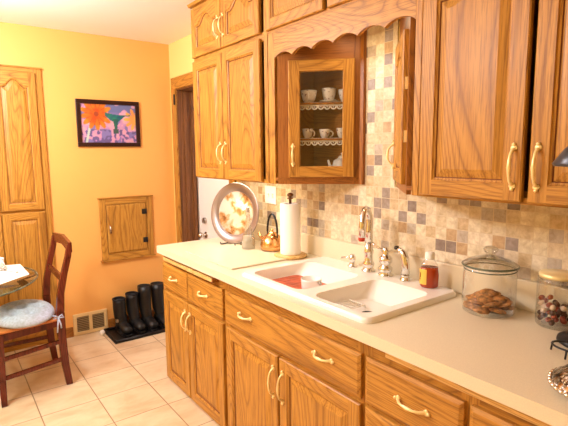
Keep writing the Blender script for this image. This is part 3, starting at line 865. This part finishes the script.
# ornate silver dish at right
od = thing('silver_dish', 'ornate embossed silver dish on the counter at the right edge', 'dish', (3.645, -.490, .9145))
m = MB(); m.lathe([(.060, 0), (.085, .004), (.105, .018), (.108, .026), (.085, .045), (.055, .062), (.02, .070), (0, .071)], n=48); m.build('dome', M['ornate'], od)
m = MB()
for k in range(40):
    a = 2*PI*k/40; m.ball((.107*math.cos(a), .107*math.sin(a), .020), .0085, 0, 8, (1, 1, .8))
m.build('scalloped_rim', M['silver'], od)

# ---------------------------------------------------------------- left wall items
# rotz=90deg: local x -> +y, local -y -> +x
pc = thing('pantry_cabinet', 'tall oak pantry cabinet with arched upper doors on the orange wall behind the table', 'cabinet', (0, -1.725, 0), PI/2)
W = .68
m = MB(); 
f = MB()
def bars(f, x0, x1, z0, z1, mt): f.box(x0, x1, -.022, -.001, z0, z1, mt)
bars(f, 0, .035, 0, 2.15, 0); bars(f, W-.055, W, 0, 2.15, 0)
bars(f, .035, W-.055, 2.105, 2.15, 1); bars(f, .035, W-.055, 1.06, 1.10, 1); bars(f, .035, W-.055, 0, .10, 1); bars(f, .33, .352, .10, 1.06, 0); bars(f, .33, .352, 1.10, 2.105, 0)
f.build('face_frame', [M['oak_z'], M['oak_x']], pc, bevel=.002)
MB().box(.03, W-.05, -.004, -.0005, .05, 2.12).build('cabinet_body', M['gap'], pc)
MB().box(-.008, W+.008, -.032, -.001, 2.15, 2.162).build('top_moulding', M['oak_x'], pc, bevel=.003)
for a, b in ((.028, .336), (.344, .634)):
    panel_door(pc, 'door', a, b, 1.088, 2.118, -.022, arch=.055, st=.05)
    panel_door(pc, 'door', a, b, .085, 1.070, -.022, st=.05)
# picture
pi = thing('framed_picture', 'dark framed print of an orange flower and a teal bird on the orange wall', 'picture', (0, -.812, 1.570), PI/2)
PW, PH = .512, .380; fw = .034
m = MB()
for (x0, x1, z0, z1) in ((0, PW, 0, fw), (0, PW, PH-fw, PH), (0, fw, fw, PH-fw), (PW-fw, PW, fw, PH-fw)): m.box(x0, x1, -.022, -.001, z0, z1)
m.build('frame', simple('dark_frame', (44, 20, 16), .3), pi, bevel=.003)
def art():
    nx, nz = 110, 76; w, h = PW-2*fw+.004, PH-2*fw+.004
    v = []; f = []
    for j in range(nz+1):
        for i in range(nx+1): v.append((fw-.002+w*i/nx, -.010, fw-.002+h*j/nz))
    for j in range(nz):
        for i in range(nx): a = j*(nx+1)+i; f.append((a, a+1, a+nx+2, a+nx+1))
    me = bpy.data.meshes.new('print'); me.from_pydata(v, [], f)
    at = me.color_attributes.new('paint', 'FLOAT_COLOR', 'POINT')
    def nz_(x, y, s):  # value noise
        from mathutils import noise
        return noise.noise(Vector((x*s, y*s, 3.3)))
    for j in range(nz+1):
        for i in range(nx+1):
            u = i/nx; q = j/nz; x = u*1.45; y = q
            n = nz_(x, y, 5); n2 = nz_(x+7, y*1.0, 11)
            c = [205+50*n, 150+50*n, 205+30*n2]
            if n2 > .15: c = [238, 168+40*n, 190]
            if n < -.18: c = [140, 128, 190]
            if y < .35 and n2 < -.1: c = [112, 96, 150]
            if y > .8 and x > .7 and n < .1: c = [120, 126, 178]
            # white stem swirls
            if abs(x-.12-.25*y) < .03 and y < .45: c = [206, 222, 210]
            # orange flower
            fx, fy = .40, .74; dx_, dy_ = x-fx, y-fy; r = math.hypot(dx_, dy_); a = math.atan2(dy_, dx_)
            pet = .27+.15*abs(math.cos(a*6.5+.4))
            if r < pet: 
                c = [224, 84+60*r/.4+30*n2, 30+50*r]
                if abs(math.cos(a*6.5+.4)) < .28: c = [198, 84, 50]
                if r < .06: c = [170, 70, 50]
            # second flower on right
            dx_, dy_ = x-1.42, y-.62; r = math.hypot(dx_, dy_); a = math.atan2(dy_, dx_)
            if r < .12+.18*abs(math.cos(a*5)): c = [246, 176+30*n, 84]
            # teal bird
            t = (x-.62)/.68
            if 0 < t < 1:
                top = .74-.02*math.sin(t*PI)+.05*(1-t)**2; bt = .70-.16*math.sin(min(1, t*1.25)*PI)**1.3*(1 if t < .8 else .4)
                if bt < y < top: c = [40+20*n, 118+40*n2, 118]
            if abs(x-.90) < .07*(1-(.60-y)/.45) and .30 < y < .62: c = [46, 110+30*n, 96]
            if abs(x-.90) < .075 and .24 < y < .36: c = [70, 96, 90]
            L_ = lin([max(0, min(255, q_*.88)) for q_ in c]); at.data[j*(nx+1)+i].color = L_
    me.materials.append(M['print'])
    o = bpy.data.objects.new('print', me); COL.objects.link(o); o.parent = pi
art()
# small wall access door
ad = thing('wall_hatch', 'small square oak access hatch on the orange wall above the boots', 'hatch', (0, -.678, .606), PI/2)
AW, AH = .452, .528
m = MB()
for (x0, x1, z0, z1, mt) in ((0, .05, 0, AH, 0), (AW-.05, AW, 0, AH, 0), (.05, AW-.05, 0, .05, 1), (.05, AW-.05, AH-.05, AH, 1)): m.box(x0, x1, -.020, -.001, z0, z1, mt)
m.box(-.012, AW+.012, -.028, -.001, AH, AH+.010, 1); m.box(-.012, AW+.012, -.030, -.001, -.012, 0, 1)
m.build('frame', [M['oak_z'], M['oak_x']], ad, bevel=.003)
dd = slab(ad, 'door', .055, AW-.055, .055, AH-.055, -.001); dd.data.materials[0] = M['oak_z']
m = MB(); m.ball((.078, -.034, .27), .009); m.tube([(.078, -.02, .27), (.078, -.032, .27)], .005, 8); m.box(.070, .086, -.024, -.0208, .225, .30); m.tube([(.078, -.026, .295), (.078, -.032, .27), (.078, -.026, .235)], [.004, .005, .006], 8)
m.build('knob', M['silver'], dd)
for z in (.12, .375):
    m = MB(); m.box(AW-.095, AW-.052, -.024, -.0208, z, z+.045); m.tube([(AW-.056, -.024, z), (AW-.056, -.024, z+.045)], .005, 8); m.build('hinge', M['black'], dd)
# vent
vt = thing('floor_vent', 'beige louvred heating vent cover low on the orange wall left of the boots', 'vent', (0, -.940, .004), PI/2)
VW, VH = .275, .182
m = MB(); 
for (x0, x1, z0, z1) in ((0, VW, 0, .028), (0, VW, VH-.028, VH), (0, .028, .028, VH-.028), (VW-.028, VW, .028, VH-.028), (VW/2-.014, VW/2+.014, .028, VH-.028)): m.box(x0, x1, -.016, -.001, z0, z1)
m.build('cover_frame', M['vent'], vt, bevel=.003)
MB().box(.02, VW-.02, -.003, -.001, .02, VH-.02).build('duct_opening', M['dark'], vt)
for a0, a1 in ((.028, VW/2-.014), (VW/2+.014, VW-.028)):
    m = MB()
    for k in range(8):
        z = .036+k*.015; m.rings([[(a0, -.013, z), (a0, -.004, z+.006), (a0, -.004, z+.0075), (a0, -.013, z+.0015)], [(a1, -.013, z), (a1, -.004, z+.006), (a1, -.004, z+.0075), (a1, -.013, z+.0015)]], sm=False)
    m.build('louvres', simple('louvre', (150, 122, 84), .5), vt)

# boot tray and boots
tr = thing('boot_tray', 'black rubber boot tray on the floor against the orange wall', 'tray', (.040, -.715, 0))
TW, TD = .345, .535
m = MB(); m.box(0, TW, 0, TD, .001, .008); 
m.tube([(.012, .012, .014), (TW-.012, .012, .014), (TW-.012, TD-.012, .014), (.012, TD-.012, .014)], .0125, 10, closed=True)
m.build('tray_body', M['blackrub'], tr)
bl = MB(); bl.ball((0, 0, 0), .022); tag(bl.build('white_ball', M['plastic'], loc=(.120, -.742, .0225)), 'small white ball on floor at left end of boot tray', 'ball')
def boot(label, loc, H, rs, rot, fur, strap, group):
    t = thing('boot', label, 'boot', loc, rot, group)
    def ring(cx, cz, rx, ry, tilt=0, n=20, sq=1):
        out = []
        for j in range(n):
            a = 2*PI*j/n; x = rx*math.cos(a); y = ry*math.sin(a)
            out.append((cx+x*math.cos(tilt), y, cz-x*math.sin(tilt)))
        return out
    m = MB()
    R = []
    # foot to shaft: profile along curve from toe to top
    R.append(ring(.215, .040, .004, .010, PI/2))
    for cx, cz, h, wdt, tl in ( # toe to ankle
        (.210, .042, .026, .030, PI/2), (.190, .045, .034, .042, PI/2), (.155, .050, .040, .046, 1.50), (.115, .060, .050, .042, 1.30), (.085, .078, .062, .040, .95), (.058, .108, .066, .046, .5), (.042, .145, .061, .049, .2), (.036, .19, .060, .051, .05)):
        R.append(ring(cx, cz, h, wdt, tl))
    zz = .19
    for q in (.33, .66, 1.0):
        R.append(ring(.034, .19+(H-.19)*q, .058+rs*q, .052+rs*q))
    R.append(ring(.034, H, .052+rs, .047+rs)); R.append(ring(.034, H-.05, .047+rs, .043+rs))
    m.rings(R); m.build('upper', M['blackrub'], t)
    s = MB(); n = 24; pts = []
    for j in range(n):
        a = 2*PI*j/n; x = .105+.118*math.cos(a); w_ = .036+.012*max(0, math.cos(a)); pts.append((x, w_*math.copysign(abs(math.sin(a))**.6, math.sin(a))))
    s.prism(pts, 0, .018); s.box(-.012, .055, -.032, .032, 0, .020); s.ball((.022, 0, .055), .040, sc=(.95, .9, 1.1)); s.build('sole', M['black'], t, bevel=.004)
    if fur:
        f = MB(); f.tube([(.034+(.055+rs)*math.cos(a*PI/8), (.048+rs)*math.sin(a*PI/8), H-.004) for a in range(16)], .007, 8, closed=True); f.build('fleece_cuff', M['fur'], t)
    if strap:
        f = MB(); f.rings([ring(.050, .122, .069, .051, .4), ring(.046, .142, .066, .0525, .3)], cap=False); f.build('strap', M['black'], t)
        f = MB(); f.box(.080, .105, -.060, -.042, .104, .128); f.build('buckle', M['steel'], t)
    return t
boot('short black boot with buckle strap, leftmost in the row on tray', (.105, -.600, .009), .285, .000, .10, True, True, 'boots on the boot tray')
boot('short black boot with fleece cuff, second from left in the row', (.105, -.490, .009), .310, .000, .12, True, False, 'boots on the boot tray')
boot('tall black boot, third from left in the row', (.120, -.385, .009), .362, .004, .10, False, False, 'boots on the boot tray')
boot('tall black boot, rightmost and partly behind the base cabinet', (.120, -.268, .009), .362, .004, .10, False, False, 'boots on the boot tray')

# ---------------------------------------------------------------- table
tt = thing('dining_table', 'round glass topped table at the left edge in front of pantry', 'table', (.636, -1.805, 0))
m = MB(); m.lathe([(0, .728), (.533, .728), (.533, .738), (0, .738)], n=96, cap=False); m.build('glass_top', M['tglass'], tt)
m = MB(); m.tube([(.5355*math.cos(a*PI/60), .5355*math.sin(a*PI/60), .733) for a in range(120)], .0055, 8, closed=True); m.build('glass_edge', M['edge'], tt)
m = MB(); m.lathe([(.25, 0), (.26, .01), (.25, .03), (.10, .06), (.05, .10), (.045, .35), (.06, .45), (.045, .60), (.10, .70), (.16, .727)], n=36); m.build('pedestal', M['cherry'], tt)
# napkin: rounded quad
def bpoly(pts): return pts
nk = MB(); nk.prism([(.34, -1.325), (.69, -1.318), (.70, -1.335), (.86, -1.51), (.85, -1.60), (.40, -1.70), (.26, -1.58)], .7385, .742)
tag(nk.build('placemat', M['paper'], bevel=.001), 'white cloth placemat on the glass table', 'placemat')
cup = teacup('teacup', 'white floral teacup on saucer standing on the glass table', 'cup', (.440, -1.475, .742), .046, .072, .6, None, saucer=True)
sp_ = MB(); sp_.tube([(0, 0, .004), (.05, .03, .004), (.10, .055, .005)], [.003, .002, .002], 8); sp_.ball((.112, .062, .005), .012, sc=(1.2, .8, .3))
tag(sp_.build('teaspoon', M['silver'], loc=(.50, -1.44, .742)), 'small silver teaspoon lying on the white placemat', 'spoon')

# ---------------------------------------------------------------- chair
ch = thing('dining_chair', 'dark cherry wooden dining chair facing the glass table', 'chair', (.62, -1.34, 0))
cx_, cy_ = .62, -1.34
def lc(p): return (p[0]-cx_, p[1]-cy_, p[2])
SZ = .500
def bar(pts, w, name, mat='cherry', flat=1.0):
    m = MB()
    pts = [Vector(lc(p)) for p in pts]
    ws_ = w if isinstance(w, (list, tuple)) else [w]*len(pts)
    rr = []
    for p, q in zip(pts, ws_):
        rr.append([(p.x-q, p.y-q*flat, p.z), (p.x+q, p.y-q*flat, p.z), (p.x+q, p.y+q*flat, p.z), (p.x-q, p.y+q*flat, p.z)])
    m.rings(rr, sm=False); return m.build(name, M[mat], ch, bevel=.004)
# rear legs, curved
for x in (.385, .850):
    bar([(x-.006, -1.155, 0), (x-.003, -1.172, .14), (x, -1.182, .33), (x, -1.182, .50)], [.017, .019, .021, .021], 'leg', flat=1.15)
    bar([(x, -1.182, .502), (x, -1.172, .62), (x, -1.145, .74), (x, -1.112, .86), (x-.004, -1.100, .930)], [.021, .019, .018, .017, .014], 'back_post', flat=1.1)
for x in (.335, .905):
    bar([(x, -1.535, 0), (x, -1.530, .448)], [.016, .021], 'leg')
def hbar(p0, p1, hw, hh, name, mat='cherry', mid=None):
    m = MB(); a = Vector(lc(p0)); b = Vector(lc(p1)); d = (b-a).normalized(); n = Vector((0, 0, 1)).cross(d).normalized()
    pts = [a, b] if mid is None else [a, Vector(lc(mid)), b]
    m.rings([[p+n*hw-Vector((0, 0, hh)), p+n*hw+Vector((0, 0, hh)), p-n*hw+Vector((0, 0, hh)), p-n*hw-Vector((0, 0, hh))] for p in pts], sm=False)
    return m.build(name, M[mat], ch, bevel=.003)
# seat rails
hbar((.905, -1.515, .427), (.855, -1.20, .433), .012, .022, 'side_rail'); hbar((.335, -1.515, .427), (.380, -1.20, .433), .012, .022, 'side_rail')
hbar((.352, -1.53, .427), (.888, -1.53, .427), .012, .022, 'front_rail'); hbar((.400, -1.182, .431), (.835, -1.182, .431), .012, .022, 'rear_rail')
m = MB(); m.prism([lc((.318, -1.555, 0))[:2], lc((.922, -1.555, 0))[:2], lc((.876, -1.205, 0))[:2], lc((.362, -1.205, 0))[:2]], .450, .470); m.build('seat', M['seatwood'], ch, bevel=.006)
# stretchers
for z in (.172, .292):
    hbar((.903, -1.515, z), (.852, -1.19, z+.012), .010, .013, 'stretcher'); hbar((.337, -1.515, z), (.384, -1.19, z+.012), .010, .013, 'stretcher')
hbar((.35, -1.53, .23), (.89, -1.53, .23), .010, .013, 'stretcher')
# back: crest rail, mid rail, splats
hbar((.370, -1.098, .915), (.865, -1.098, .915), .012, .033, 'crest_rail', mid=(.617, -1.090, .935))
hbar((.402, -1.151, .710), (.832, -1.151, .710), .009, .022, 'back_rail')
# cushion
cu_ = thing('seat_cushion', 'round tufted blue-grey cushion tied to the dining chair seat', 'cushion', (.705, -1.372, .470))
m = MB(); NR, NA = 16, 56; CR = (.250, .180); rr = []
tuft = [(0, 0)]+[(.52*math.cos(a*PI/3+.3), .52*math.sin(a*PI/3+.3)) for a in range(6)]
def htop(u, v):
    r = math.hypot(u, v); h = .062*(max(0, 1-r**4))**.5
    for a, b_ in tuft: h -= .040*math.exp(-((u-a)**2+(v-b_)**2)/.022)
    return h
top = []
for i in range(NR+1):
    r = math.sin(i/NR*PI/2)
    top.append([(CR[0]*r*math.cos(2*PI*j/NA), CR[1]*r*math.sin(2*PI*j/NA), .012+max(0, htop(r*math.cos(2*PI*j/NA), r*math.sin(2*PI*j/NA)))) for j in range(NA)])
top[0] = [(p[0]+.0005*math.cos(2*PI*k/NA), p[1]+.0005*math.sin(2*PI*k/NA), p[2]) for k, p in enumerate(top[0])]
top.append([(CR[0]*.93*math.cos(2*PI*j/NA), CR[1]*.93*math.sin(2*PI*j/NA), .001) for j in range(NA)])
m.rings(top); m.build('pad', M['cushion'], cu_)
m = MB()
for a, b_ in tuft: m.ball((a*CR[0], b_*CR[1], .012+htop(a, b_)+.002), .008, 0, 8, (1, 1, .5))
m.build('tuft_buttons', M['cushion'], cu_)
m = MB(); bx, by = .185, .170
m.tube([(.13, .12, .02), (.16, .15, .015), (bx, by, .012)], .004, 8)
for s in (-1, 1): m.tube([(bx, by, .012), (bx+.012, by+s*.02, .028), (bx+.018, by+s*.030, .010), (bx, by, .008)], .0045, 6)
m.tube([(bx, by, .01), (bx+.012, by-.006, -.03), (bx+.010, by-.012, -.085)], .0045, 6); m.tube([(bx, by, .01), (bx+.014, by+.010, -.03), (bx+.012, by+.012, -.06)], .0045, 6)
m.build('tie', M['cushion'], cu_)

# ---------------------------------------------------------------- lights
def area(loc, tgt, size, power, color, shape='DISK'):
    l = bpy.data.lights.new('lamp', 'AREA'); l.energy = power; l.color = color; l.shape = shape; l.size = size
    o = bpy.data.objects.new('lamp', l); COL.objects.link(o); o.location = loc
    o.rotation_euler = (Vector(tgt)-Vector(loc)).to_track_quat('-Z', 'Y').to_euler(); return o
WARM = (1.0, .80, .56); NEUT = (.98, .945, .96)
ul = thing('added_light_bar', 'added slim light bar hidden under the left wall cabinet above the platter', 'light', (1.56, -.17, ZB+.0195))  # unseen light bar, added to brighten the counter and platter
MB().box(-.25, .25, -.02, .02, -.010, 0).build('housing', M['plastic'], ul)
MB().box(-.24, .24, -.015, .015, -.014, -.0102).build('lens', M['lamp'], ul)
a = area((1.56, -.17, ZB+.003), (1.56, -.17, 0), .46, 2.2, (1, .86, .66), 'RECTANGLE'); a.data.size_y = .03  # fill light of the added bar
def globe(loc, power, rad, color):
    l = bpy.data.lights.new('ceiling_lamp', 'POINT'); l.energy = power; l.color = color; l.shadow_soft_size = rad
    o = bpy.data.objects.new('ceiling_lamp', l); COL.objects.link(o); o.location = loc
globe((2.0, -2.5, 2.22), 95, .14, NEUT)
globe((1.15, -1.75, 2.22), 98, .14, NEUT)
a = area((2.50, -.17, 2.072), (2.50, -.17, 0), .24, .8, WARM, 'RECTANGLE'); a.data.size_y = .05
wd = bpy.data.worlds.new('world'); S.world = wd; wd.use_nodes = True
wd.node_tree.nodes['Background'].inputs[0].default_value = (1, .9, .78, 1); wd.node_tree.nodes['Background'].inputs[1].default_value = .3

# ---------------------------------------------------------------- camera
cam = bpy.data.cameras.new('camera'); co = bpy.data.objects.new('camera', cam); COL.objects.link(co)
S.camera = co
ya, pi_, ro = math.radians(53.417), math.radians(7.4569), math.radians(-.5356)
fwd = Vector((-math.sin(ya)*math.cos(pi_), math.cos(ya)*math.cos(pi_), -math.sin(pi_)))
r = Vector((math.cos(ya), math.sin(ya), 0)); up = r.cross(fwd)
r2 = r*math.cos(ro)+up*math.sin(ro); up2 = -r*math.sin(ro)+up*math.cos(ro)
Mx = Matrix((r2, up2, -fwd)).transposed().to_4x4(); Mx.translation = Vector((4.0447, -1.7435, 1.5113))
co.matrix_world = Mx
cam.sensor_fit = 'HORIZONTAL'; cam.sensor_width = 36; cam.lens = 36*465.31/568; cam.clip_start = .05
S.view_settings.view_transform = 'Standard'; S.view_settings.look = 'None'; S.view_settings.gamma = 1
S.view_settings.exposure = -.27
S.cycles.transparent_max_bounces = 24
S.view_settings.use_curve_mapping = False
